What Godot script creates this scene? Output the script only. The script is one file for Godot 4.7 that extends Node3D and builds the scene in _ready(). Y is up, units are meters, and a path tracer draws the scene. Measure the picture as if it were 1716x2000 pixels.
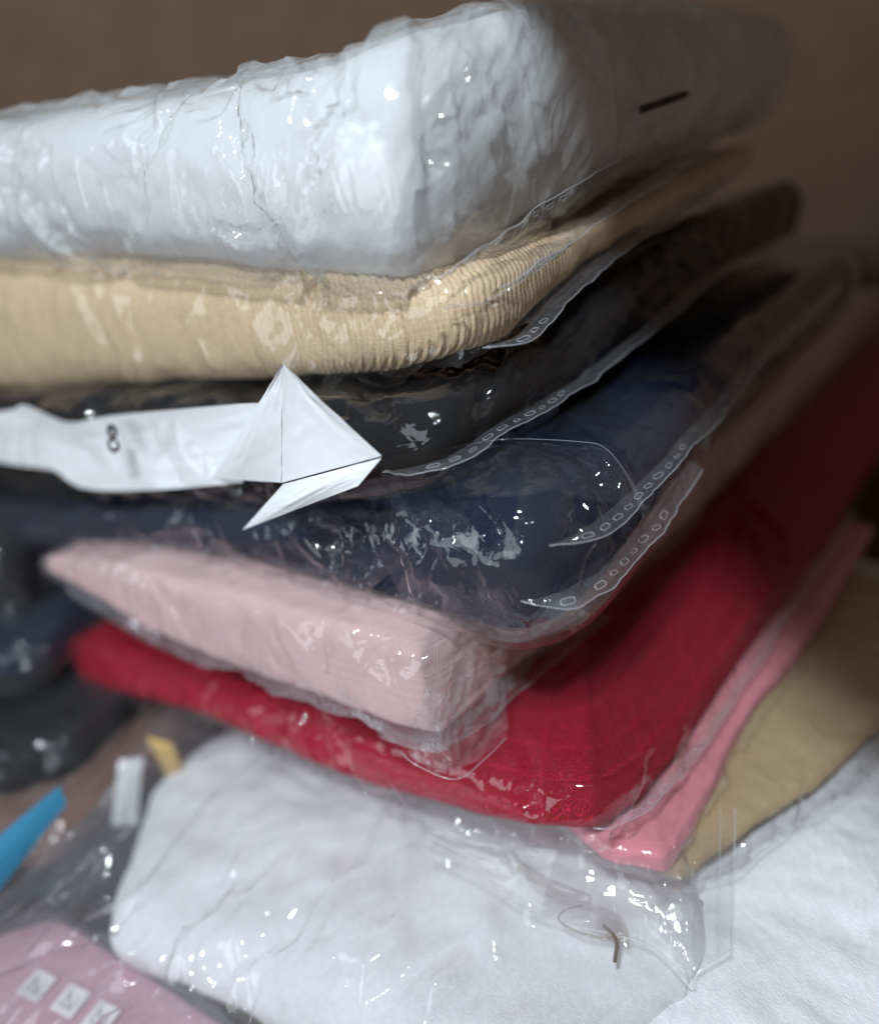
extends Node3D
# A leaning stack of folded garments, each in its own clear plastic bag, in the corner of a brown box.
# Metres, y up. The stack's front corner stands near x = z = 0; its left faces run along LEFT, its right faces along RIGHT.

const LEFT := Vector3(-0.788, 0, -0.616)
const RIGHT := Vector3(0.669, 0, -0.743)

var rng := RandomNumberGenerator.new()
var noise := FastNoiseLite.new()
var taken := {}
var mat := {}
var ring_mesh := {}


func _ready() -> void:
	rng.seed = 20240
	noise.seed = 7
	noise.frequency = 1.0
	noise.noise_type = FastNoiseLite.TYPE_SIMPLEX

	# ---- camera, light, exposure
	var cam := Camera3D.new()
	cam.name = "camera"
	var lens := CameraAttributesPhysical.new()
	lens.frustum_focal_length = 18.0
	lens.frustum_near = 0.01
	lens.frustum_far = 20.0
	lens.exposure_aperture = 2.1
	lens.frustum_focus_distance = 0.222
	cam.attributes = lens
	cam.position = Vector3(-0.00174, 0.19666, 0.19763)
	cam.rotation_degrees = Vector3(-26, 0, -7.8)
	add_child(cam)
	var we := WorldEnvironment.new()
	we.name = "environment"
	var env := Environment.new()
	env.background_mode = Environment.BG_COLOR
	env.background_color = Color(0.262, 0.245, 0.235)
	env.background_energy_multiplier = 1.0
	env.tonemap_mode = Environment.TONE_MAPPER_LINEAR
	env.tonemap_exposure = 1.1
	env.sdfgi_enabled = true
	env.ssao_enabled = true
	env.ssil_enabled = true
	we.environment = env
	add_child(we)
	area_light("lamp", Vector3(-0.11, 0.80, 0.45), Vector3(0, 0.05, 0), Vector2(0.06, 0.06), 0.68, Color(0.93, 0.97, 1.0))
	area_light("window", Vector3(-0.80, 0.30, 0.52), Vector3(0, 0.06, 0), Vector2(0.8, 0.6), 0.45, Color(0.93, 0.97, 1.0))

	make_materials()
	build_box()
	build_background_bags()
	build_base()
	build_stack()
	build_paper()
	build_loose_bits()


func area_light(called: String, at: Vector3, towards: Vector3, size: Vector2, energy: float, tint: Color) -> void:
	var l := AreaLight3D.new()
	l.name = called
	l.area_size = size
	l.light_energy = energy
	l.light_color = tint
	l.area_normalize_energy = true
	l.shadow_enabled = true
	l.set("area_range", 5.0)
	add_child(l)
	l.look_at_from_position(at, towards)


# ---------------------------------------------------------------- materials

func lin(r: float, g: float, b: float, a := 1.0) -> Color:
	var c := Color(r, g, b).linear_to_srgb()
	c.a = a
	return c


func float_texture(n: int, data: PackedFloat32Array) -> ImageTexture:
	return ImageTexture.create_from_image(Image.create_from_data(n, n, false, Image.FORMAT_RF, data.to_byte_array()))


func noise_texture(n: int, freq: float, seed_: int, octaves: int, ramp: Gradient = null, kind := FastNoiseLite.TYPE_SIMPLEX) -> NoiseTexture2D:
	var f := FastNoiseLite.new()
	f.noise_type = kind
	f.seed = seed_
	f.frequency = freq
	f.fractal_octaves = octaves
	if octaves == 1:
		f.fractal_type = FastNoiseLite.FRACTAL_NONE
	var t := NoiseTexture2D.new()
	t.width = n
	t.height = n
	t.seamless = true
	t.noise = f
	if ramp:
		t.color_ramp = ramp
	return t


func ramp(at: Array, colours: Array) -> Gradient:
	var g := Gradient.new()
	g.offsets = PackedFloat32Array(at)
	g.colors = PackedColorArray(colours)
	return g


func knit_height(n: int, ribs: int, rows: int, stitch: float) -> ImageTexture:
	# vertical ribs (across u) built of small leaning stitches
	var d := PackedFloat32Array()
	d.resize(n * n)
	for y in n:
		var wob := 0.12 * sin(TAU * 2.0 * y / n) + 0.06 * sin(TAU * 5.0 * y / n + 1.0)
		for x in n:
			var u := float(x) / n * ribs + wob
			var across: float = abs(sin(PI * u))
			var lean: float = 0.32 * absf(fposmod(u, 1.0) - 0.5)
			var loop: float = abs(sin(PI * (float(y) / n * rows + lean * 2.0)))
			d[y * n + x] = pow(across, 0.7) * (1.0 - stitch + stitch * loop)
	return float_texture(n, d)


func film_height(n: int, folds: int) -> ImageTexture:
	# fine creases of thin plastic film, wrapping round at the edges
	var d := PackedFloat32Array()
	d.resize(n * n)
	for k in folds:
		var cx := rng.randf() * n
		var cy := rng.randf() * n
		var a := rng.randf() * TAU
		var l := 14.0 * pow(rng.randf() + 0.02, -0.6)
		l = minf(l, n * 0.3)
		var w := clampf(l * rng.randf_range(0.06, 0.3), 2.0, 26.0)
		var h := w * rng.randf_range(0.2, 1.0) * (1.0 if rng.randf() < 0.6 else -1.0) * 0.02
		var c := cos(a)
		var s := sin(a)
		var r := int(l + w)
		for j in range(int(cy) - r, int(cy) + r + 1):
			for i in range(int(cx) - r, int(cx) + r + 1):
				var px := i - cx
				var py := j - cy
				var x := px * c + py * s
				var y := -px * s + py * c
				if absf(x) < l and absf(y) < w:
					var at := posmod(j, n) * n + posmod(i, n)
					d[at] += h * (1.0 - absf(y) / w) * (1.0 - (x / l) * (x / l))
	return float_texture(n, d)


func cloth(r: float, g: float, b: float, height: Texture2D, scale: float, relief: float, sheen := 0.25) -> StandardMaterial3D:
	var m := StandardMaterial3D.new()
	m.albedo_color = lin(r, g, b)
	m.roughness = 0.95
	m.metallic_specular = 0.2
	if height:
		m.heightmap_enabled = true
		m.heightmap_texture = height
		m.heightmap_scale = relief
	m.uv1_scale = Vector3(scale, scale, 1)
	m.rim_enabled = sheen > 0.0
	m.rim = sheen
	m.rim_tint = 0.7
	return m


func mottle(m: StandardMaterial3D, t: Texture2D) -> StandardMaterial3D:
	m.albedo_texture = t
	return m


func film(alpha: float, rough: float, relief: float, tex: Texture2D, tint := Color(0.9, 0.92, 0.95)) -> StandardMaterial3D:
	var m := StandardMaterial3D.new()
	m.transparency = BaseMaterial3D.TRANSPARENCY_ALPHA
	m.albedo_color = Color(tint, alpha)
	m.roughness = rough
	m.metallic_specular = 0.5
	m.cull_mode = BaseMaterial3D.CULL_DISABLED
	if tex:
		m.heightmap_enabled = true
		m.heightmap_texture = tex
		m.heightmap_scale = relief
		m.uv1_scale = Vector3(18, 18, 1)
	return m


func make_materials() -> void:
	var rib := knit_height(512, 12, 24, 0.14)
	var jersey := knit_height(512, 24, 32, 0.6)
	var terry := noise_texture(512, 0.09, 3, 2)
	var fuzz := noise_texture(512, 0.05, 11, 4)
	var crease := film_height(512, 260)
	var pale := ramp([0.0, 0.5, 1.0], [Color(0.9, 0.88, 0.85), Color(0.96, 0.95, 0.94), Color(1, 1, 1)])
	mat.white = cloth(0.76, 0.78, 0.82, fuzz, 16, 0.008)
	mat.fleece = mottle(cloth(0.86, 0.87, 0.90, fuzz, 24, 0.012), noise_texture(512, 0.02, 5, 3, ramp([0.0, 1.0], [Color(0.95, 0.95, 0.96), Color(1, 1, 1)])))
	mat.beige = mottle(cloth(0.72, 0.555, 0.375, rib, 33, 0.04), noise_texture(512, 0.03, 21, 4, pale))
	mat.tan = mottle(cloth(0.62, 0.46, 0.26, jersey, 40, 0.03), noise_texture(512, 0.03, 22, 4, pale))
	mat.charcoal = cloth(0.012, 0.012, 0.014, terry, 40, 0.04, 0.1)
	mat.navy = mottle(cloth(0.009, 0.014, 0.043, fuzz, 30, 0.05, 0.15), noise_texture(512, 0.11, 31, 2, ramp([0.0, 0.72, 0.86, 1.0], [Color(0.8, 0.8, 0.85), Color(1, 1, 1), Color(1, 1, 1), Color(1, 1, 1)])))
	mat.pink = cloth(0.80, 0.53, 0.52, jersey, 34, 0.03)
	mat.red = mottle(cloth(0.78, 0.014, 0.058, terry, 22, 0.16, 0.0), noise_texture(512, 0.09, 3, 2, ramp([0.0, 0.5, 1.0], [Color(0.7, 0.65, 0.65), Color(0.92, 0.92, 0.92), Color(1, 1, 1)])))
	mat.rose = cloth(0.76, 0.27, 0.33, jersey, 40, 0.02)
	mat.print_pink = cloth(0.62, 0.34, 0.40, null, 1, 0)
	mat.brown = cloth(0.20, 0.12, 0.10, fuzz, 20, 0.04, 0.1)
	mat.blue = cloth(0.05, 0.25, 0.42, null, 1, 0, 0.0)
	mat.yellow = cloth(0.55, 0.38, 0.13, null, 1, 0, 0.0)
	mat.film = film(0.04, 0.06, 0.06, crease)
	mat.film_glint = film(0.03, 0.1, 0.16, crease)
	mat.film_crisp = film(0.012, 0.05, 0.06, crease)
	mat.film_milky = film(0.2, 0.06, 0.055, crease, Color(0.8, 0.82, 0.81))
	mat.film_soft = film(0.13, 0.1, 0.025, crease, Color(0.8, 0.8, 0.82))
	mat.film_hazy = film(0.13, 0.08, 0.06, crease, Color(0.8, 0.8, 0.82))
	mat.film_seam = film(0.05, 0.1, 0.02, crease)
	mat.edge = film(0.2, 0.15, 0, null)
	mat.paper = cloth(0.78, 0.81, 0.84, fuzz, 40, 0.004, 0.0)
	mat.paper.roughness = 0.6
	mat.ink = cloth(0.02, 0.02, 0.022, null, 1, 0, 0.0)
	mat.slot = cloth(0.07, 0.065, 0.06, null, 1, 0, 0.0)
	mat.print_line = cloth(0.35, 0.33, 0.34, null, 1, 0, 0.0)
	mat.print_white = cloth(0.8, 0.78, 0.78, null, 1, 0, 0.0)
	mat.wall = mottle(cloth(0.185, 0.116, 0.078, fuzz, 4, 0.02, 0.0), noise_texture(512, 0.01, 41, 4, ramp([0.0, 1.0], [Color(0.93, 0.93, 0.93), Color(1, 1, 1)])))
	mat.stain_film = film(0.25, 0.2, 0.03, crease, Color(0.5, 0.42, 0.27))
	mat.stain = cloth(0.30, 0.21, 0.09, fuzz, 60, 0.03, 0.0)


# ---------------------------------------------------------------- objects

func numbered(called: String) -> String:
	taken[called] = taken.get(called, 0) + 1
	return called if taken[called] == 1 else "%s_%03d" % [called, taken[called] - 1]


func thing(called: String, label: String, category: String, at: Vector3, group := "") -> Node3D:
	var o := Node3D.new()
	o.name = numbered(called)
	add_child(o)
	o.position = at
	tag(o, label, category, group)
	return o


func tag(o: Node3D, label: String, category: String, group := "") -> void:
	o.set_meta("label", label)
	o.set_meta("category", category)
	if group:
		o.set_meta("group", group)


func part(called: String, m: Mesh, material: Material, parent: Node3D) -> MeshInstance3D:
	var o := MeshInstance3D.new()
	o.name = called
	o.mesh = m
	o.material_override = material
	parent.add_child(o, true)
	return o


func base_of(o: Node3D) -> Vector3:
	var p := Vector3.ZERO
	while o != self:
		p += o.position
		o = o.get_parent()
	return p


# A grid of points as a smooth mesh; nu columns (closed if wrap), nv rows; points are in world space, the mesh is relative to off.
func grid_mesh(p: PackedVector3Array, nu: int, nv: int, wrap: bool, uv: PackedVector2Array, off: Vector3) -> ArrayMesh:
	var nr := grid_normals(p, nu, nv, wrap)
	var q := PackedVector3Array()
	q.resize(p.size())
	for i in p.size():
		q[i] = p[i] - off
	var idx := PackedInt32Array()
	for j in nv - 1:
		for i in (nu if wrap else nu - 1):
			var a := j * nu + i
			var b := j * nu + (i + 1) % nu
			idx.append_array([a, b, a + nu, b, b + nu, a + nu])
	var arr := []
	arr.resize(Mesh.ARRAY_MAX)
	arr[Mesh.ARRAY_VERTEX] = q
	arr[Mesh.ARRAY_NORMAL] = nr
	arr[Mesh.ARRAY_TEX_UV] = uv
	arr[Mesh.ARRAY_INDEX] = idx
	var m := ArrayMesh.new()
	m.add_surface_from_arrays(Mesh.PRIMITIVE_TRIANGLES, arr)
	return m


func grid_normals(p: PackedVector3Array, nu: int, nv: int, wrap: bool) -> PackedVector3Array:
	var out := PackedVector3Array()
	out.resize(p.size())
	for j in nv:
		var j0 := maxi(j - 1, 0) * nu
		var j1 := mini(j + 1, nv - 1) * nu
		for i in nu:
			var i0 := (i + nu - 1) % nu if wrap else maxi(i - 1, 0)
			var i1 := (i + 1) % nu if wrap else mini(i + 1, nu - 1)
			var n := (p[j1 + i] - p[j0 + i]).cross(p[j * nu + i1] - p[j * nu + i0])
			out[j * nu + i] = n.normalized() if n.length_squared() > 1e-20 else Vector3.UP
	return out


# The edge of a packet: st holds [x, z, top, bottom] in millimetres from its left end round the front corner to its right end.
func outline(st: Array, corner: int, ds: float, smooth: float, lift := 0.0) -> Dictionary:
	var pts: Array[Vector4] = []
	for s in st:
		pts.append(Vector4(s[0], s[1], s[2], s[3]) * 0.001)
	var c := pts[corner]
	var a := pts[0]
	var b := pts[-1]
	var rows: Array[Vector4] = []
	var along: Array[float] = []
	var s0 := 0.0
	var at_corner := 0.0
	for k in pts.size() - 1:
		if k == corner:
			at_corner = s0
		var l := Vector2(pts[k].x, pts[k].y).distance_to(Vector2(pts[k + 1].x, pts[k + 1].y))
		var n := maxi(1, roundi(l / ds))
		for i in n:
			rows.append(pts[k].lerp(pts[k + 1], float(i) / n))
			along.append(s0 + l * i / n)
		s0 += l
	var nf := rows.size()
	# the hidden far corner closes the loop
	var far := Vector4(a.x + b.x - c.x, a.y + b.y - c.y, (a.z + b.z) / 2, (a.w + b.w) / 2)
	for seg in [[b, far], [far, a]]:
		var l := Vector2(seg[0].x, seg[0].y).distance_to(Vector2(seg[1].x, seg[1].y))
		var n := maxi(2, roundi(l / 0.009))
		for i in n:
			rows.append(seg[0].lerp(seg[1], float(i) / n))
			along.append(s0 + l * i / n)
		s0 += l
	var nu := rows.size()
	var k := maxi(1, roundi(smooth / ds))
	for rep in 3:
		var was := rows.duplicate()
		for i in nu:
			var kk := k if i > k and i < nf - k else 1
			var sum := Vector4.ZERO
			for e in range(-kk, kk + 1):
				sum += was[posmod(i + e, nu)]
			rows[i] = sum / (2 * kk + 1)
	var out := {"nu": nu, "nf": nf, "ds": ds, "M": PackedVector3Array(), "H": PackedFloat32Array(), "N": PackedVector3Array(), "U": PackedFloat32Array()}
	var mid := Vector3.ZERO
	var hs := 0.0
	for i in nu:
		var r := rows[i]
		var m := Vector3(r.x, (r.z + r.w) / 2, r.y)
		out.M.append(m)
		out.H.append(maxf((r.z - r.w) / 2, 0.002))
		out.U.append(along[i] - at_corner)
		mid += m
		hs += (r.z - r.w) / 2
	var wide := Vector3.ZERO
	for q in [a, b, far]:
		wide += Vector3(q.x, (q.z + q.w) / 2, q.y)
	out.C = (wide + Vector3(c.x, (c.z + c.w) / 2, c.y)) / 4
	out.C.y += lift
	out.HC = hs / nu
	for i in nu:
		var t: Vector3 = out.M[(i + 1) % nu] - out.M[posmod(i - 1, nu)]
		out.N.append(Vector3(-t.z, 0, t.x).normalized())
	return out


# The closed skin of a packet: top, rounded edge and bottom. o: gap (outwards), top / bottom (added to the half heights), bulge, e (roundness), step (row spacing), reach (how far in the top is fine)
func skin(L: Dictionary, o: Dictionary) -> Dictionary:
	var step: float = o.get("step", 0.002)
	var reach: float = o.get("reach", 0.06)
	var bulge: float = o.get("bulge", 0.014)
	var e: float = o.get("e", 0.75)
	var hm := 0.0
	for i in L.nf:
		hm += L.H[i]
	hm = hm / L.nf + (o.get("top", 0.0) + o.get("bottom", 0.0)) / 2
	var arc: float = 2.0 * hm + 1.1 * bulge
	var kinds: Array[Vector3] = []   # (kind, inset or angle, v)
	kinds.append(Vector3(3, 1.0, 0.3))
	var dd := reach * 1.6
	while dd > step * 0.5:
		kinds.append(Vector3(0, dd, arc / 2 + dd))
		dd -= step if dd <= reach else step * 4
	var na := maxi(8, roundi(arc / step))
	for k in na + 1:
		var f := float(k) / na
		kinds.append(Vector3(1, PI * f, arc * (0.5 - f)))
	for d in [0.004, 0.01, 0.02, 0.04]:
		kinds.append(Vector3(2, d, -arc / 2 - d))
	kinds.append(Vector3(4, 1.0, -0.3))
	var nu: int = L.nu
	var nv := kinds.size()
	var p := PackedVector3Array()
	p.resize(nu * nv)
	var uv := PackedVector2Array()
	uv.resize(nu * nv)
	var gap: float = o.get("gap", 0.0)
	var top: float = o.get("top", 0.0)
	var bottom: float = o.get("bottom", 0.0)
	var V := PackedFloat32Array()
	for k in nv:
		V.append(kinds[k].z)
	for i in nu:
		var M: Vector3 = L.M[i] + L.N[i] * gap
		var H: float = maxf(L.H[i] + (top + bottom) / 2, 0.0015)
		M.y += (top - bottom) / 2
		var C: Vector3 = L.C
		var to := C - M
		var flat := Vector2(to.x, to.z).length()
		var b := minf(bulge, H * 1.3)
		for k in nv:
			var kind := kinds[k]
			var w := 0.0
			var y := H
			match int(kind.x):
				0:
					w = (b + kind.y) / flat
				1:
					var sn := sin(kind.y)
					var cs := cos(kind.y)
					w = b * (1.0 - pow(maxf(sn, 0.0), e)) / flat
					y = H * signf(cs) * pow(absf(cs), e)
				2:
					w = (b + kind.y) / flat
					y = -H
				3:
					w = kind.y
				4:
					w = kind.y
					y = -H
			if kind.x < 2.5:   # rows crowd together towards the middle and never cross
				w = w / pow(1.0 + pow(w / 0.85, 4.0), 0.25)
			p[k * nu + i] = Vector3(M.x + to.x * w, M.y + to.y * w + lerpf(y, signf(y) * L.HC, w * w), M.z + to.z * w)
			uv[k * nu + i] = Vector2(L.U[i], kind.z)
	return {"p": p, "uv": uv, "nu": nu, "nv": nv, "V": V, "arc": arc}


func push(S: Dictionary, d: PackedFloat32Array) -> void:
	var n := grid_normals(S.p, S.nu, S.nv, true)
	var p: PackedVector3Array = S.p
	for i in p.size():
		p[i] += n[i] * d[i]
	S.p = p


# soft folds of cloth
func soft(S: Dictionary, L: Dictionary, amps: Array, off: float, pleats := false, plies := false) -> void:
	var d := PackedFloat32Array()
	var p: PackedVector3Array = S.p
	d.resize(p.size())
	for k in S.nv:
		var v: float = S.V[k]
		for i in S.nu:
			var u: float = L.U[i]
			var at: Vector3 = p[k * S.nu + i]
			var s := 0.0
			for a in amps:
				s += a[2] * noise.get_noise_3d(at.x * a[0], at.z * a[0] + off, at.y * a[1])
			if pleats:   # narrow folds fanning round the corner
				var q := u - 0.35 * v + 0.004 * sin(v * 90.0)
				s += 0.0007 * exp(-pow((u + 0.02) / 0.028, 2.0)) * (absf(sin(PI * q / 0.0044)) - 0.5 + 0.4 * sin(PI * q / 0.0021 + 9.0 * v))
			if plies and absf(v) < 0.03:   # the layers of the folded cloth show as lines along its side
				for q in [-0.018, -0.006, 0.005, 0.016]:
					var e: float = v - q - 0.003 * noise.get_noise_2d(u * 14.0, q * 900.0)
					s -= 0.0009 * smoothstep(-0.012, 0.02, u) * exp(-pow(e / 0.0013, 2.0))
			d[k * S.nu + i] = s
	push(S, d)


# creases of film: many short straight folds, thick at the stress points [u, v, spread, count]
func crumple(S: Dictionary, L: Dictionary, count: int, amp: float, stress: Array, lowest: float, area: Array, highest := 0.0035, size := 1.0, wave := 1.0, calm_top := true) -> void:
	var nu: int = S.nu
	var nf: int = L.nf
	var d := PackedFloat32Array()
	d.resize(S.p.size())
	var jobs: Array = []
	for k in count:
		jobs.append([rng.randf_range(area[0], area[1]), rng.randf_range(area[2], area[3]), rng.randf() * TAU, 1.0, 1.0])
	for st in stress:
		for k in int(st[3]):
			var a := rng.randf() * TAU
			var r: float = st[2] * pow(rng.randf(), 0.8)
			jobs.append([st[0] + cos(a) * r, st[1] + sin(a) * r, a + rng.randfn(0.0, 0.45), st[4] if st.size() > 4 else 0.8, 1.7 if st.size() > 4 else 1.0])
	var u0: float = L.U[0]
	for job in jobs:
		var l: float = size * minf(0.007 * pow(rng.randf() + 0.012, -0.6), 0.07) * job[3]
		var w := clampf(l * (rng.randf_range(0.05, 0.16) if job[4] > 1.0 else rng.randf_range(0.08, 0.36)), 0.0011, 0.011 * size)
		var h: float = job[4] * amp * w * rng.randf_range(0.2, 0.85) * (1.0 if rng.randf() < 0.65 else -1.0)
		if calm_top:
			h *= lerpf(1.0, 0.15, smoothstep(S.arc * 0.12, S.arc * 0.42, job[1]))
		var c := cos(job[2])
		var s := sin(job[2])
		var i0 := maxi(0, int((job[0] - l - w - u0) / L.ds) - 2)
		var i1 := mini(nf - 1, int((job[0] + l + w - u0) / L.ds) + 2)
		for k in S.nv:
			var dv: float = S.V[k] - job[1]
			if absf(dv) > l + w:
				continue
			for i in range(i0, i1 + 1):
				var du: float = L.U[i] - job[0]
				var x := du * c + dv * s
				var y := dv * c - du * s
				if absf(x) < l and absf(y) < w:
					d[k * nu + i] += h * (1.0 - absf(y) / w) * (1.0 - (x / l) * (x / l))
	for k in S.nv:
		for i in nu:
			var u: float = L.U[i]
			var v: float = S.V[k]
			var x := u * 0.82 + v * 0.57
			var y := v * 0.82 - u * 0.57
			var ease := lerpf(1.0, 0.22, smoothstep(S.arc * 0.12, S.arc * 0.42, v)) if calm_top else 1.0
			d[k * nu + i] += amp * ease * (0.003 * wave * (0.45 - absf(noise.get_noise_3d(x * 9, y * 34, 3.0))) + 0.0012 * (0.4 - absf(noise.get_noise_3d(x * 30, y * 80, 9.0))))
			if i < 14:   # no fold is cut short at the left end
				d[k * nu + i] *= i / 14.0
			d[k * nu + i] = clampf(d[k * nu + i], lowest, highest * (0.5 if calm_top and v > S.arc * 0.42 else 1.0))
	push(S, d)


func skin_part(called: String, S: Dictionary, material: Material, parent: Node3D) -> MeshInstance3D:
	return part(called, grid_mesh(S.p, S.nu, S.nv, true, S.uv, base_of(parent)), material, parent)


# The welded side seam of a bag: a wavy strip along the packet's edge from u0 to u1, with a bead along its rim and a row of punched marks.
func seam(L: Dictionary, bag: Node3D, u0: float, u1: float, yf: float, gap: float, out_dir: float, width: float, marks: float, seed_: float, m0 := -9.0, m1 := 9.0) -> void:
	var off := base_of(bag)
	var inner := PackedVector3Array()
	var outer := PackedVector3Array()
	for i in L.nf:
		if L.U[i] < u0 or L.U[i] > u1:
			continue
		var n: Vector3 = L.N[i]
		var u: float = L.U[i]
		var p: Vector3 = L.M[i] + n * (gap + 0.001 * noise.get_noise_2d(u * 40, seed_)) + Vector3(0, L.H[i] * yf, 0)
		var tilt := out_dir + 0.3 * noise.get_noise_2d(u * 15, seed_ + 5)
		inner.append(p)
		var taper := smoothstep(u0 - 0.002, u0 + 0.016, u)
		outer.append(p + (n * cos(tilt) + Vector3(0, sin(tilt), 0)) * width * taper * (1.0 + 0.12 * noise.get_noise_2d(u * 40, seed_ + 9)))
	var cnt := inner.size()
	var nv := 7
	var p := PackedVector3Array()
	var uv := PackedVector2Array()
	for k in nv:
		var f := float(k) / (nv - 1)
		for i in cnt:
			var bend := Vector3(0, 0.0012 * sin(f * PI) * noise.get_noise_2d(i * 0.3, seed_ + k * 0.2), 0)
			p.append(inner[i].lerp(outer[i], f) + bend)
			uv.append(Vector2(i * L.ds, f * width))
	part("seam", grid_mesh(p, cnt, nv, false, uv, off), mat.film_seam, bag)
	part("seam_edge", tube(outer, 0.00022, off, 5), mat.edge, bag)
	if marks <= 0.0:
		return
	var run := 0.0
	for i in range(1, cnt - 1):
		run += outer[i].distance_to(outer[i - 1])
		if run < marks:
			continue
		run = 0.0
		var uu: float = u0 + i * L.ds
		if rng.randf() < 0.18:
			continue
		if uu < m0 or uu > m1 or uu < u0 + 0.009:
			continue
		var t := (outer[i + 1] - outer[i - 1]).normalized()
		var w := (outer[i] - inner[i]).normalized()
		var n := w.cross(t).normalized()
		var o := part("perforation", mark_mesh(), mat.edge, bag)
		var s := rng.randf_range(0.65, 1.1)
		o.transform = Transform3D(Basis(t, n, t.cross(n)).rotated(n, rng.randf_range(-0.25, 0.25)) * s, inner[i].lerp(outer[i], 0.58) + n * 0.0003 - off)


func mark_mesh() -> Mesh:
	if not ring_mesh.has("mark"):
		var path := PackedVector3Array()
		for k in 19:
			var a := TAU * k / 18.0
			path.append(Vector3(0.0019 * signf(cos(a)) * pow(absf(cos(a)), 0.5), 0, 0.0009 * signf(sin(a)) * pow(absf(sin(a)), 0.6)))
		ring_mesh.mark = tube(path, 0.00014, Vector3.ZERO, 5)
	return ring_mesh.mark


func tube(path: PackedVector3Array, r: float, off: Vector3, sides: int) -> ArrayMesh:
	var p := PackedVector3Array()
	var uv := PackedVector2Array()
	var n := path.size()
	for k in sides + 1:
		var a := TAU * k / sides
		for i in n:
			var t := (path[mini(i + 1, n - 1)] - path[maxi(i - 1, 0)]).normalized()
			var s := t.cross(Vector3.UP if absf(t.y) < 0.9 else Vector3.RIGHT).normalized()
			p.append(path[i] + (s * cos(a) + s.cross(t) * sin(a)) * r)
			uv.append(Vector2(i * 0.01, k * 0.01))
	return grid_mesh(p, n, sides + 1, false, uv, off)


func on_line(l: Array, f: float) -> Vector3:
	var x := f * (l.size() - 1)
	var k := mini(int(x), l.size() - 2)
	return (l[k] as Vector3).lerp(l[k + 1], x - k)


# a loose sheet between two lines of points, bulging and creased
func sheet(near: Array, far: Array, nu: int, nv: int, bulge: float, creases: int, amp: float, off: Vector3) -> ArrayMesh:
	var p := PackedVector3Array()
	var uv := PackedVector2Array()
	var n: Vector3 = (near[-1] - near[0]).cross(far[0] - near[0]).normalized()
	if n.y < 0:
		n = -n
	var lu: float = near[0].distance_to(near[-1])
	var lv: float = near[0].distance_to(far[0])
	var h := PackedFloat32Array()
	h.resize(nu * nv)
	for k in creases:
		var cu := rng.randf() * lu
		var cv := rng.randf() * lv
		var ang := rng.randf() * TAU
		var l := rng.randf_range(0.1, 0.5) * minf(lu, lv)
		var w := l * rng.randf_range(0.12, 0.35)
		var hh := amp * w * rng.randf_range(-0.5, 0.6)
		for j in nv:
			for i in nu:
				var du := lu * i / (nu - 1) - cu
				var dv := lv * j / (nv - 1) - cv
				var x := du * cos(ang) + dv * sin(ang)
				var y := dv * cos(ang) - du * sin(ang)
				if absf(x) < l and absf(y) < w:
					h[j * nu + i] += hh * (1.0 - absf(y) / w) * (1.0 - (x / l) * (x / l))
	for j in nv:
		var g := float(j) / (nv - 1)
		for i in nu:
			var f := float(i) / (nu - 1)
			var q := on_line(near, f).lerp(on_line(far, f), g)
			p.append(q + n * (h[j * nu + i] + bulge * sin(PI * f) * sin(PI * g) + 0.1 * bulge * noise.get_noise_2d(f * 4, g * 4 + bulge * 999)))
			uv.append(Vector2(f * lu, g * lv))
	return grid_mesh(p, nu, nv, false, uv, off)


func curved(list: Array, n: int) -> PackedVector3Array:
	var out := PackedVector3Array()
	var last := list.size() - 1
	for k in n:
		var x := float(k) / (n - 1) * last
		var i := mini(int(x), last - 1)
		out.append((list[i] as Vector3).cubic_interpolate(list[i + 1], list[maxi(i - 1, 0)], list[mini(i + 2, last)], x - i))
	return out


func mm(list: Array) -> Array:
	return list.map(func(q): return Vector3(q[0], q[1], q[2]) * 0.001)


# flat polygon with thickness, from world points (convex, in order)
func slab(points: Array, thick: float, off: Vector3) -> ArrayMesh:
	var st := SurfaceTool.new()
	st.begin(Mesh.PRIMITIVE_TRIANGLES)
	st.set_smooth_group(-1)
	var n: Vector3 = (points[1] - points[0]).cross(points[2] - points[0]).normalized() * thick * 0.5
	for k in range(1, points.size() - 1):
		for v in [points[0] + n, points[k + 1] + n, points[k] + n, points[0] - n, points[k] - n, points[k + 1] - n]:
			st.add_vertex(v - off)
	for k in points.size():
		var a: Vector3 = points[k] - off
		var b: Vector3 = points[(k + 1) % points.size()] - off
		for v in [a + n, b + n, a - n, b + n, b - n, a - n]:
			st.add_vertex(v)
	st.generate_normals()
	return st.commit()


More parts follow.
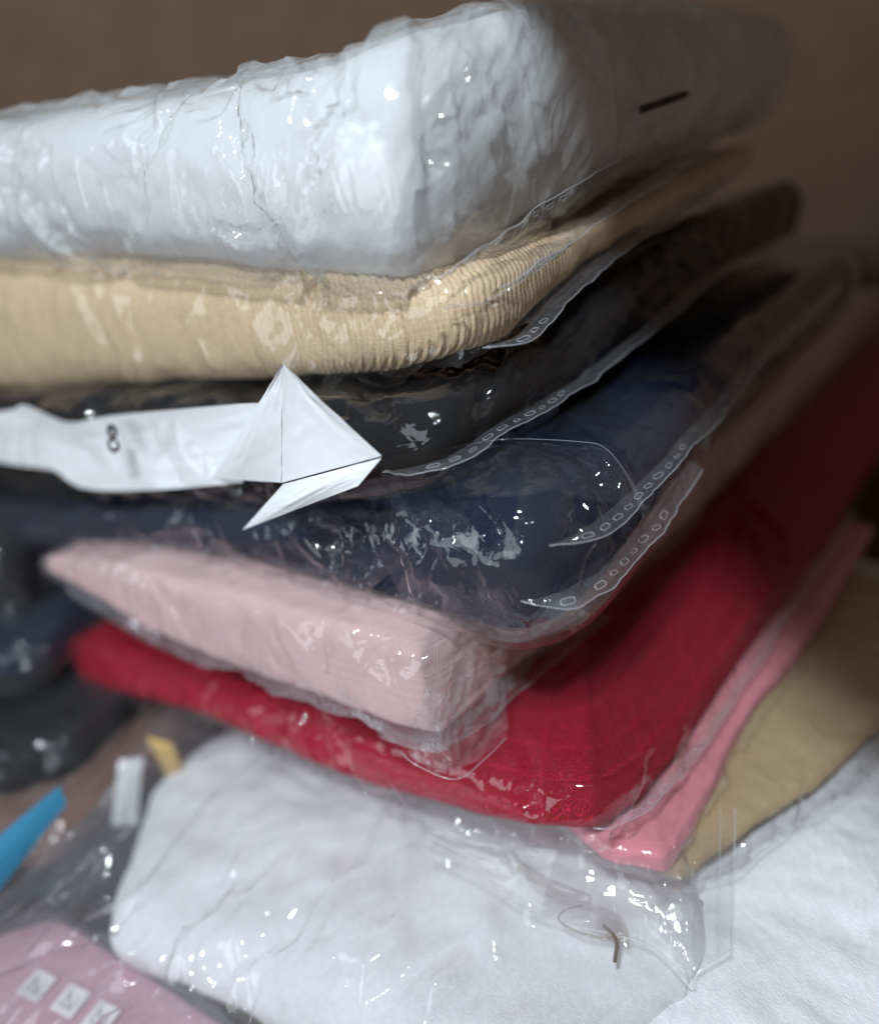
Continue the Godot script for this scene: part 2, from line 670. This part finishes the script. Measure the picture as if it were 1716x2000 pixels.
# A garment in its bag. o: label, category, name, cloth, film, plus shape settings.
func packet(st: Array, corner: int, o: Dictionary) -> Dictionary:
	var ds: float = o.get("ds", 0.0011)
	var L := outline(st, corner, ds, o.get("smooth", 0.006), o.get("lift", 0.0))
	var c: Vector3 = L.M[0]
	for i in L.nf:
		if absf(L.U[i]) < ds:
			c = L.M[i] - Vector3(0, L.H[i], 0)
	var t := thing(o.name, o.label, o.get("category", "bagged garment"), c, o.get("group", ""))
	var inset: float = o.get("inset", 0.003)
	var S := skin(L, {"gap": -inset, "top": -o.get("top", 0.002), "bottom": -o.get("bottom", 0.002), "bulge": o.get("bulge", 0.014), "e": o.get("e", 0.75), "step": ds * 1.3, "reach": o.get("reach", 0.05)})
	soft(S, L, o.get("soft", [[14, 20, 0.0022], [45, 60, 0.0006]]), o.get("seed", 1.0), o.get("pleats", false), o.get("plies", false))
	skin_part("garment", S, o.cloth, t)
	var F := skin(L, {"gap": 0.0, "bulge": o.get("film_bulge", o.get("bulge", 0.014)), "e": o.get("film_e", 0.8), "step": ds, "reach": o.get("reach", 0.05)})
	var half: float = F.arc / 2
	crumple(F, L, o.get("folds", 500), o.get("amp", 1.0), o.get("stress", []), -inset * 0.6, o.get("area", [-0.2, 0.2, -half, half + 0.02]), o.get("highest", 0.0035), o.get("size", 1.0), o.get("wave", 1.0))
	var bag := skin_part("plastic_bag", F, o.get("film", mat.film), t)
	if o.get("layers", 1) > 1:   # a second, looser ply of the bag just under the first
		var G := skin(L, {"gap": -0.0016, "top": -0.0014, "bottom": -0.0014, "bulge": o.get("bulge", 0.014), "e": 0.78, "step": ds * 1.5, "reach": 0.03})
		crumple(G, L, 260, 1.3, [], -inset * 0.4, o.get("area", [-0.2, 0.2, -half, half + 0.02]), 0.002, 1.8)
		part("inner_ply", grid_mesh(G.p, G.nu, G.nv, true, G.uv, base_of(t)), mat.film_crisp, bag)
	return {"thing": t, "bag": bag, "L": L, "half": half}


# ---------------------------------------------------------------- the setting

func structure(called: String, size: Vector3, at: Vector3) -> void:
	var b := BoxMesh.new()
	b.size = size
	var o := MeshInstance3D.new()
	o.name = called
	o.mesh = b
	var m: StandardMaterial3D = mat.wall.duplicate()
	m.heightmap_enabled = false
	m.uv1_triplanar = true
	m.uv1_world_triplanar = true
	o.material_override = m
	add_child(o)
	o.position = at
	o.set_meta("kind", "structure")


func build_box() -> void:
	structure("wall_back", Vector3(1.8, 0.9, 0.01), Vector3(-0.2, 0.2, -0.56))
	structure("wall_right", Vector3(0.01, 0.9, 0.9), Vector3(0.46, 0.2, -0.10))
	# the half closed flap of the box, above the right part of the stack
	var f := thing("box_flap", "narrow brown flap of the box, above the right side of the stack", "flap", Vector3(0.1, 0.3, 0.40))
	part("panel", slab([Vector3(0.068, 0.30, 0.40), Vector3(-0.017, 0.368, -0.12), Vector3(0.21, 0.368, -0.12), Vector3(0.21, 0.30, 0.40)], 0.004, f.position), mat.wall, f)
	structure("floor", Vector3(1.8, 0.01, 1.2), Vector3(-0.2, -0.14, 0.05))


# ---------------------------------------------------------------- the stack, top to bottom

func build_stack() -> void:
	var w := packet([[-190, -157, 224, 166], [-150, -125, 223, 166], [-89, -77, 220, 161], [-52, -48, 218, 158], [-19, -22, 218, 155], [1, -6, 219, 154], [16, -18, 223, 155], [51, -56, 231, 165], [99, -110, 236, 175], [172, -191, 232, 182], [195, -216, 230, 183]], 5, {
		"name": "bagged_white_garment", "label": "thick white garment in crinkled clear bag on top of the stack", "cloth": mat.white, "film": mat.film_milky,
		"inset": 0.004, "top": 0.002, "bottom": 0.003, "bulge": 0.028, "e": 0.9, "layers": 2, "smooth": 0.009, "folds": 520, "amp": 1.0, "wave": 1.5, "size": 1.1, "highest": 0.0036, "film_e": 0.85,
		"stress": [[-0.012, 0.0, 0.05, 200], [-0.022, 0.006, 0.022, 220, 0.75], [-0.035, -0.012, 0.03, 160, 0.75], [-0.03, -0.022, 0.03, 160, 0.75], [-0.09, -0.02, 0.05, 120]], "seed": 2.0})
	seam(w.L, w.bag, 0.004, 0.13, -0.75, 0.0015, 0.9, 0.007, 0.0062, 11.0, 0.0, 0.07)
	var sl := slab(mm([[83.0, 194.4, -87.6], [108.6, 197.6, -116], [108.6, 199.8, -116], [83.0, 196.8, -87.6]]), 0.001, base_of(w.bag))
	part("slot", sl, mat.slot, w.bag)
	seam(w.L, w.bag, 0.006, 0.16, -0.98, 0.001, -0.2, 0.006, 0.0, 12.0)

	var b := packet([[-235, -198, 178, 106], [-190, -163, 178, 109], [-125, -113, 175, 116], [-71, -71, 172, 121], [-29, -38, 169, 127], [-3, -18, 165, 133], [14, -8, 166, 138], [28, -17, 165, 138], [35, -31, 165, 143], [61, -68, 165, 150], [117, -134, 170, 157], [172, -198, 176, 164]], 6, {
		"name": "bagged_beige_garment", "label": "beige ribbed knit garment in clear bag beneath the top white one", "cloth": mat.beige, "film": mat.film_crisp,
		"inset": 0.002, "bulge": 0.018, "smooth": 0.005, "folds": 220, "amp": 0.8, "soft": [[12, 10, 0.0022], [60, 8, 0.0007]], "pleats": true,
		"stress": [[0.002, 0.004, 0.016, 130, 0.75], [-0.03, 0.0, 0.03, 40], [-0.06, 0.0, 0.04, 30, 0.75]], "seed": 5.0})
	seam(b.L, b.bag, 0.002, 0.16, -0.6, 0.001, -0.1, 0.006, 0.0062, 21.0, 0.0, 0.03)
	seam(b.L, b.bag, 0.008, 0.05, 0.45, 0.002, 0.8, 0.005, 0.0058, 22.0)

	var k := packet([[-260, -203, 100, 42], [-209, -161, 111, 53], [-120, -92, 119, 76], [-60, -44, 124, 88], [-23, -15, 128, 98], [2, 1, 131, 108], [17, -13, 133, 112], [44, -43, 134, 110], [73, -75, 141, 112], [131, -140, 154, 120], [208, -225, 156, 116], [225, -250, 154, 116]], 5, {
		"name": "bagged_black_garment", "label": "black garment in clear bag with a white paper slip at its front", "cloth": mat.charcoal, "film": mat.film_crisp,
		"inset": 0.004, "top": 0.003, "bottom": 0.005, "bulge": 0.016, "smooth": 0.006, "folds": 420, "amp": 1.0,
		"stress": [[0.0, -0.005, 0.03, 160], [-0.16, -0.005, 0.04, 260], [-0.08, -0.02, 0.03, 100]], "seed": 7.0})
	seam(k.L, k.bag, -0.022, 0.26, -0.3, 0.0005, -0.1, 0.006, 0.0064, 31.0, -0.004, 0.055)

	var n := packet([[-290, -222, 44, 8], [-234, -178, 51, 20], [-134, -100, 72, 49], [-80, -58, 85, 55], [-39, -25, 94, 57], [-5, 2, 101, 57], [20, 22, 107, 59], [37, 14, 108, 58], [54, -4, 107, 61], [82, -37, 107, 73], [128, -91, 113, 80], [223, -199, 117, 80], [242, -220, 116, 80]], 6, {
		"name": "bagged_navy_garment", "label": "navy blue garment in shiny crumpled clear bag above the pale pink one", "cloth": mat.navy, "film": mat.film_crisp,
		"inset": 0.004, "bulge": 0.02, "smooth": 0.006, "folds": 420, "amp": 1.25, "reach": 0.06, "layers": 2,
		"stress": [[0.0, -0.012, 0.032, 200], [0.0, -0.008, 0.026, 220, 0.75], [-0.045, -0.018, 0.035, 200, 0.75], [-0.05, -0.015, 0.04, 100], [0.03, -0.002, 0.02, 60]], "seed": 9.0})
	seam(n.L, n.bag, 0.006, 0.27, 0.5, 0.0, -0.1, 0.006, 0.0062, 41.0, -0.01, 0.085)
	seam(n.L, n.bag, -0.004, 0.09, -0.1, 0.001, -0.5, 0.006, 0.0062, 42.0, -0.01, 0.06)

	var no := base_of(n.bag)
	part("tape_flap", sheet(mm([[-2, 111, -18], [23, 112, -18], [48, 111.5, -4]]), mm([[2, 110, 12], [28, 112, 22], [47, 110, 34]]), 60, 40, 0.004, 50, 0.7, no), mat.film_crisp, n.bag)
	part("seam_edge", tube(curved(mm([[-2, 111.4, -18], [10, 112.4, -18.5], [23, 112.4, -18], [42, 112.4, -8], [47, 112, -2], [48, 111.5, 14], [47, 110.5, 34]]), 50), 0.0001, no, 5), mat.edge, n.bag)

	var p := packet([[-190, -123, 46, 35], [-135, -80, 56, 20], [-84, -40, 60, 18], [-49, -13, 62, 21], [-23, 8, 62, 22], [-12, 12, 60, 21], [12, -15, 53, 20], [41, -43, 50, 17], [98, -99, 49, 15], [174, -180, 49, 17], [302, -318, 48, 16], [380, -402, 48, 16]], 5, {
		"name": "bagged_pale_pink_garment", "label": "pale pink knit garment in clear bag between the navy and red ones", "cloth": mat.pink, "film": mat.film_hazy,
		"inset": 0.003, "bulge": 0.007, "e": 0.5, "smooth": 0.003, "plies": true, "folds": 300, "amp": 0.8,
		"stress": [[-0.004, -0.012, 0.022, 140], [0.025, -0.016, 0.012, 160, 0.75], [-0.03, -0.01, 0.03, 60, 0.75], [-0.15, 0.0, 0.04, 60]], "seed": 12.0})
	var po := base_of(p.bag)
	part("bag_fold", sheet(mm([[-21, 23, 15], [-8, 20, 21], [10, 18, 4]]), mm([[-15, 50, 18], [-5, 53, 20], [13, 52, -4]]), 90, 90, 0.003, 170, 1.1, po), mat.film_hazy, p.bag)
	part("seam_edge", tube(curved(mm([[-24, 26, 13], [-20, 22.5, 16], [-8, 19.5, 21.5], [2, 19, 14], [10, 17.6, 4.5]]), 40), 0.0002, po, 5), mat.edge, p.bag)
	seam(p.L, p.bag, 0.004, 0.1, -0.95, 0.0, -0.2, 0.004, 0.0, 51.0)

	var r := packet([[-212, -150, -16, -53], [-130, -87, -5, -34], [-75, -43, 1, -30], [-44, -20, 5, -28], [-7, 9, 10, -18], [17, 27, 15, -9], [35, 31, 15, -9], [53, 18, 11, -12], [73, -2, 7, -14], [112, -46, 3, -17], [202, -144, 2, -22], [290, -238, 16, -14], [390, -345, 28, -4]], 6, {
		"name": "bagged_red_garment", "label": "bright red fleecy garment in clear bag below the pale pink one", "cloth": mat.red, "film": mat.film_crisp, "soft": [[10, 14, 0.0012], [45, 60, 0.0003]],
		"inset": 0.004, "top": 0.0035, "bottom": 0.003, "bulge": 0.006, "e": 0.5, "smooth": 0.002, "lift": 0.03, "folds": 420, "amp": 1.0, "reach": 0.085, "area": [-0.2, 0.2, -0.03, 0.022],
		"stress": [[-0.02, -0.006, 0.03, 90], [-0.03, -0.008, 0.03, 120, 0.75], [-0.09, -0.008, 0.06, 160]], "seed": 15.0})
	seam(r.L, r.bag, -0.004, 0.26, -0.1, 0.0005, 0.25, 0.004, 0.0032, 61.0)

	var rs := packet([[-70, -105, -6, -18], [-10, -35, -10, -20], [36, 30, -10, -22], [54, 36, -11, -23], [78, 10, -12, -24], [99, -17, -13, -25], [159, -78, -16, -28], [232, -158, -18, -30]], 3, {
		"name": "bagged_rose_garment", "label": "rose pink garment showing as a narrow strip right of the red one", "cloth": mat.rose, "film": mat.film,
		"inset": 0.002, "bulge": 0.005, "e": 0.5, "smooth": 0.002, "folds": 160, "amp": 0.7, "stress": [[0.0, 0.0, 0.02, 60]], "seed": 18.0})

	var ro := base_of(rs.bag)
	var hem := mm([[-24, -25, 8], [-5, -27, 22], [12, -27, 37], [42, -28, 50], [51, -30, 63], [54, -27, 61], [65, -24, 58]])
	var root := mm([[-20, -16, 6], [0, -15, 16], [20, -14, 24], [40, -13, 31], [55, -13, 30], [70, -14, 24], [82, -15, 17]])
	for q in [0.0, 0.003]:
		var low := hem.map(func(v): return v - Vector3(0, q, q))
		part("bag_corner", sheet(root, low, 90, 40, 0.003 - q, 60, 0.8, ro), mat.film_crisp, rs.bag)
	part("seam_edge", tube(curved(hem, 60), 0.0003, ro, 5), mat.edge, rs.bag)
	part("seam_edge", tube(PackedVector3Array([hem[-1], root[-1]]), 0.0003, ro, 5), mat.edge, rs.bag)
	part("seam_edge", tube(PackedVector3Array([hem[-1] - Vector3(0.004, -0.001, 0), root[-1] - Vector3(0.005, -0.001, 0)]), 0.0002, ro, 5), mat.edge, rs.bag)

	var g := packet([[-70, -100, -20, -30], [0, -30, -22, -31], [40, 20, -21, -31], [60, 35, -21, -32], [91, 17, -21, -33], [123, 3, -22, -35], [175, -34, -24, -40], [235, -110, -28, -44]], 3, {
		"name": "bagged_tan_garment", "label": "tan knit garment in clear bag at the right, under the rose strip", "cloth": mat.tan, "film": mat.film,
		"inset": 0.004, "bulge": 0.009, "smooth": 0.003, "folds": 240, "amp": 1.0, "reach": 0.08, "stress": [[0.05, 0.0, 0.03, 80]], "seed": 21.0})
	seam(g.L, g.bag, 0.002, 0.22, 0.0, 0.0005, 0.2, 0.006, 0.0, 71.0)


func build_base() -> void:
	# the big white garment that the stack lies on
	var st := [[-162, -90, -62, -100], [-158, -8, -56, -92], [-113, 15, -53, -90], [-72, 37, -49, -88], [-30, 78, -42, -86], [40, 130, -36, -84], [130, 170, -33, -84], [240, 90, -33, -84], [270, -20, -38, -84], [300, -120, -44, -84]]
	var L := outline(st, 5, 0.0025, 0.012)
	var t := thing("white_fleece_garment", "large soft white garment spread at the bottom under the whole stack", "garment", Vector3(20, -86, 60) * 0.001)
	var S := skin(L, {"bulge": 0.03, "e": 0.95, "step": 0.003, "reach": 0.16})
	soft(S, L, [[10, 12, 0.005], [30, 30, 0.0012], [110, 110, 0.0003]], 31.0)
	skin_part("cloth_body", S, mat.fleece, t)
	# the clear bag it has been pulled out of, still over its left part
	var fst := [[-165, -150, -58, -100], [-176, -60, -52, -100], [-222, -20, -58, -104], [-240, 50, -62, -106], [-120, 95, -50, -100], [-40, 110, -36, -96], [28, 74, -19, -60], [62, 56, -19, -40], [70, 10, -20, -40], [74, -60, -22, -40]]
	var b := thing("clear_bag", "loose clear plastic bag spread over the white garment at the bottom left", "plastic bag", Vector3(-60, -90, 20) * 0.001)
	var LF := outline(fst, 7, 0.002, 0.006)
	var F := skin(LF, {"bulge": 0.010, "e": 0.9, "step": 0.0025, "reach": 0.10})
	crumple(F, LF, 420, 1.0, [[-0.16, 0.01, 0.06, 50], [-0.22, 0.02, 0.06, 160, 0.6], [-0.02, 0.01, 0.03, 30]], -0.002, [-0.36, 0.1, -0.02, 0.12], 0.006, 1.5, 0.7, false)
	skin_part("film_sheet", F, mat.film_soft, b)


func build_background_bags() -> void:
	var soft_dark := [[14, 20, 0.004], [60, 60, 0.0012]]
	packet([[-420, -330, 70, 0], [-330, -230, 60, -10], [-262, -160, 52, -20], [-226, -150, 40, -22], [-200, -200, 40, -20], [-170, -300, 46, -10]], 3, {
		"name": "bagged_dark_garment", "label": "black garment in crinkled bag behind the pink one's left tip", "cloth": mat.charcoal, "film": mat.film_glint, "stress": [[0.0, 0.0, 0.09, 260, 0.6]], "ds": 0.003, "amp": 1.4, "folds": 400, "inset": 0.005, "soft": soft_dark, "seed": 41.0, "area": [-0.2, 0.2, -0.04, 0.06], "category": "bagged garment"})
	packet([[-400, -260, 6, -24], [-300, -170, 4, -26], [-240, -122, 0, -30], [-212, -122, -4, -28], [-180, -190, 0, -26]], 3, {
		"name": "bagged_navy_garment", "label": "blurred navy garment in shiny bag at the far left edge", "cloth": mat.navy, "film": mat.film_glint, "stress": [[0.0, 0.0, 0.09, 260, 0.6]], "ds": 0.003, "amp": 1.3, "folds": 300, "inset": 0.004, "soft": soft_dark, "seed": 43.0, "area": [-0.2, 0.2, -0.04, 0.06]})
	packet([[-420, -240, -32, -66], [-300, -130, -36, -72], [-236, -88, -40, -78], [-200, -96, -44, -76], [-165, -150, -40, -70]], 3, {
		"name": "bagged_dark_garment", "label": "lowest dark bag at left, above the brown piece", "cloth": mat.charcoal, "film": mat.film_glint, "stress": [[0.0, 0.0, 0.09, 260, 0.6]], "ds": 0.003, "amp": 1.4, "folds": 300, "inset": 0.005, "soft": soft_dark, "seed": 47.0, "area": [-0.2, 0.2, -0.04, 0.06]})
	packet([[-320, -150, -66, -92], [-230, -66, -68, -96], [-200, -62, -70, -96], [-160, -118, -64, -92], [-130, -170, -60, -90]], 2, {
		"name": "bagged_brown_garment", "label": "brown folded garment in clear film left of the white fleece", "cloth": mat.brown, "film": mat.film_glint, "stress": [[0.0, 0.0, 0.09, 260, 0.6]], "ds": 0.003, "amp": 1.0, "folds": 150, "inset": 0.003, "soft": soft_dark, "seed": 51.0, "area": [-0.15, 0.15, -0.03, 0.05]})
	packet([[-420, -120, -84, -120], [-260, -30, -86, -124], [-190, 0, -90, -126], [-120, -40, -88, -126], [-110, -120, -86, -124]], 2, {
		"name": "bagged_dark_garment", "label": "dark bag lying on the floor under the blue strip", "cloth": mat.charcoal, "film": mat.film_glint, "stress": [[0.0, 0.0, 0.09, 260, 0.6]], "ds": 0.003, "amp": 1.2, "folds": 200, "inset": 0.004, "soft": soft_dark, "seed": 53.0, "area": [-0.2, 0.2, -0.03, 0.05]})


# ---------------------------------------------------------------- paper slip, prints and small things

func build_paper() -> void:
	var t := thing("paper_slip", "white folded paper slip standing out of the black garment's bag", "paper", Vector3(-0.045, 0.09, -0.02))
	var off := t.position
	# strip that lies along the front of the bag, gently waving
	var lower := curved(mm([[-228, 80, -176], [-190, 82, -147], [-169, 84, -130], [-152, 79, -116], [-112, 86, -85], [-66, 99, -47]]), 30)
	var upper := curved(mm([[-216, 104, -166], [-184, 110, -144], [-172, 114, -133], [-150, 108, -119], [-118, 116, -91], [-60, 127, -45], [-46, 129, -33]]), 30)
	for k in 30:   # just clear of the black cloth, still inside the bag
		lower[k] += Vector3(-0.616, 0, 0.788) * 0.0015
		upper[k] += Vector3(-0.616, 0, 0.788) * 0.0015
	part("strip", sheet(Array(lower), Array(upper), 90, 26, 0.003, 26, 0.55, off), mat.paper, t)
	var digit := TextMesh.new()
	digit.text = "8"
	digit.font_size = 24
	digit.pixel_size = 0.00062
	digit.depth = 0.0002
	var font := SystemFont.new()
	font.font_names = PackedStringArray(["Droid Sans"])
	font.font_weight = 700
	digit.font = font
	var o := part("digit", digit, mat.ink, t)
	var x := Vector3(0.80, 0.05, 0.6).normalized()
	var y := Vector3(0.5, 0.86, 0.1)
	y = (y - x * x.dot(y)).normalized()
	o.transform = Transform3D(Basis(x, y, x.cross(y)), Vector3(-0.1194, 0.1098, -0.0807) - off)
	# the raised point: two faces with a ridge between
	var apex := Vector3(-38.5, 146, -10) * 0.001
	var foot := Vector3(-48, 108.5, -18) * 0.001
	var side := Vector3(-80, 98, -57) * 0.001
	var nose := Vector3(-15, 122, 6) * 0.001
	part("left_face", sheet([side, foot], [apex, apex + Vector3(0.0001, 0, 0)], 30, 30, 0.0022, 6, 0.25, off), mat.paper, t)
	part("right_face", sheet([foot + Vector3(0.0002, 0, 0.0002), nose], [apex, apex + Vector3(0.0003, -0.0002, 0)], 30, 30, 0.0014, 6, 0.2, off), mat.paper, t)
	var tip := Vector3(-67, 88, -32) * 0.001
	part("lower_flap", sheet([foot + Vector3(0.0006, -0.0004, 0.0003), nose + Vector3(0, -0.0004, 0.0003)], [tip, Vector3(-23, 113, 3) * 0.001], 30, 20, 0.0016, 8, 0.3, off), mat.paper, t)


func build_loose_bits() -> void:
	# printed pink packet at the bottom left
	var pk := packet([[-80, 110, -76, -96], [-88, 50, -75, -95], [-96, 27, -74, -94], [-183, -31, -72, -94], [-235, -20, -73, -94], [-290, 20, -75, -96]], 3, {
		"name": "printed_pink_packet", "label": "pink packet printed with white care symbols at the bottom left corner", "category": "packet", "cloth": mat.print_pink, "film": mat.film_hazy, "ds": 0.002,
		"inset": 0.002, "bulge": 0.007, "smooth": 0.004, "folds": 300, "amp": 1.2, "reach": 0.09, "soft": [[8, 8, 0.0006]], "seed": 61.0, "stress": [[-0.05, 0.02, 0.04, 200]]})
	var t: Node3D = pk.thing
	var off := base_of(t)
	for q in [Vector3(-178, 0, 4), Vector3(-162, 0, 12), Vector3(-148, 0, 20)]:
		var c := Vector3(q.x, -73.3, q.z) * 0.001
		var ex := Vector3(0.88, 0, 0.47) * 0.0055
		var ez := Vector3(-0.47, 0, 0.88) * 0.005
		var sq := part("symbol_panel", slab([c - ex - ez, c + ex - ez, c + ex + ez, c - ex + ez], 0.0003, off), mat.print_white, t)
		var up := Vector3(0, 0.0004, 0)
		for line in [[-0.5, 0.5, 0.5, 0.5], [-0.5, 0.5, -0.3, -0.4], [0.5, 0.5, 0.5, -0.4], [-0.5, -0.5, 0.5, 0.6]]:
			var path := PackedVector3Array([c + ex * line[0] + ez * line[1] + up, c + ex * line[2] + ez * line[3] + up])
			part("symbol_line", tube(path, 0.00022, off, 4), mat.print_line, sq)
	# blue strip
	var bl := sheet(mm([[-181, -35, -60], [-178, -41, -55]]), mm([[-230, -42, 0], [-214, -60, 12]]), 16, 40, 0.004, 10, 0.6, Vector3(-0.2, -0.06, -0.03))
	var bo := MeshInstance3D.new()
	bo.name = numbered("blue_strip")
	bo.mesh = bl
	bo.material_override = mat.blue
	add_child(bo)
	bo.position = Vector3(-0.2, -0.06, -0.03)
	tag(bo, "bright blue plastic strip at the left edge, beside the white fleece", "strip")
	# stained film knot at the front
	var kt := thing("film_knot", "twisted stained scrap of film on the white garment, near the bag corner", "scrap", Vector3(0.04, -0.03, 0.05))
	part("stained_fold", sheet(mm([[31, -27, 36], [36, -26, 40], [38, -26, 45]]), mm([[28, -28, 44], [33, -28, 48], [37, -28, 51]]), 24, 18, 0.0014, 24, 0.9, kt.position), mat.stain_film, kt)
	part("tail", tube(curved(mm([[31, -27.2, 43], [33, -27.0, 46], [33.6, -27.5, 49], [32.4, -28, 52], [31.6, -28.2, 54]]), 24), 0.0006, kt.position, 6), mat.stain, kt)
	part("torn_loop", sheet(mm([[18, -26.5, 37], [26, -25, 37], [36, -25, 40]]), mm([[20, -27.5, 42], [27, -27.5, 45.5], [36, -27.5, 48]]), 30, 16, 0.0025, 20, 0.6, kt.position), mat.film_hazy, kt)
	part("loop_edge", tube(curved(mm([[26, -24.6, 37], [21, -26, 36.6], [18, -26.6, 38.5], [19, -27, 41], [23, -27.2, 44], [29, -27.5, 46.5], [36, -27.3, 48.3]]), 50), 0.0003, kt.position, 5), mat.stain_film, kt)
	part("long_fold", sheet(mm([[9, -24, 18], [17, -24, 26], [30, -25, 34]]), mm([[7, -26, 21], [15, -26, 29], [29, -26.5, 36]]), 30, 8, 0.002, 14, 0.6, kt.position), mat.stain_film, kt)
	# a yellow label and a white tag at the upper left tip of the white garment
	flat_bit("yellow_label", "yellow label in film at the upper left tip of the white fleece", "label", mm([[-156, -44, -96], [-142, -46, -90]]), mm([[-152, -66, -92], [-140, -68, -86]]), mat.yellow)
	flat_bit("white_tag", "small white tag just left of the yellow label", "tag", mm([[-172, -55, -94], [-160, -55, -94]]), mm([[-182, -86, -84], [-170, -88, -84]]), mat.paper)


func flat_bit(called: String, label: String, category: String, near: Array, far: Array, m: Material) -> void:
	var o := MeshInstance3D.new()
	o.name = numbered(called)
	o.mesh = sheet(near, far, 16, 20, 0.003, 8, 0.5, near[0])
	o.material_override = m
	add_child(o)
	o.position = near[0]
	tag(o, label, category)
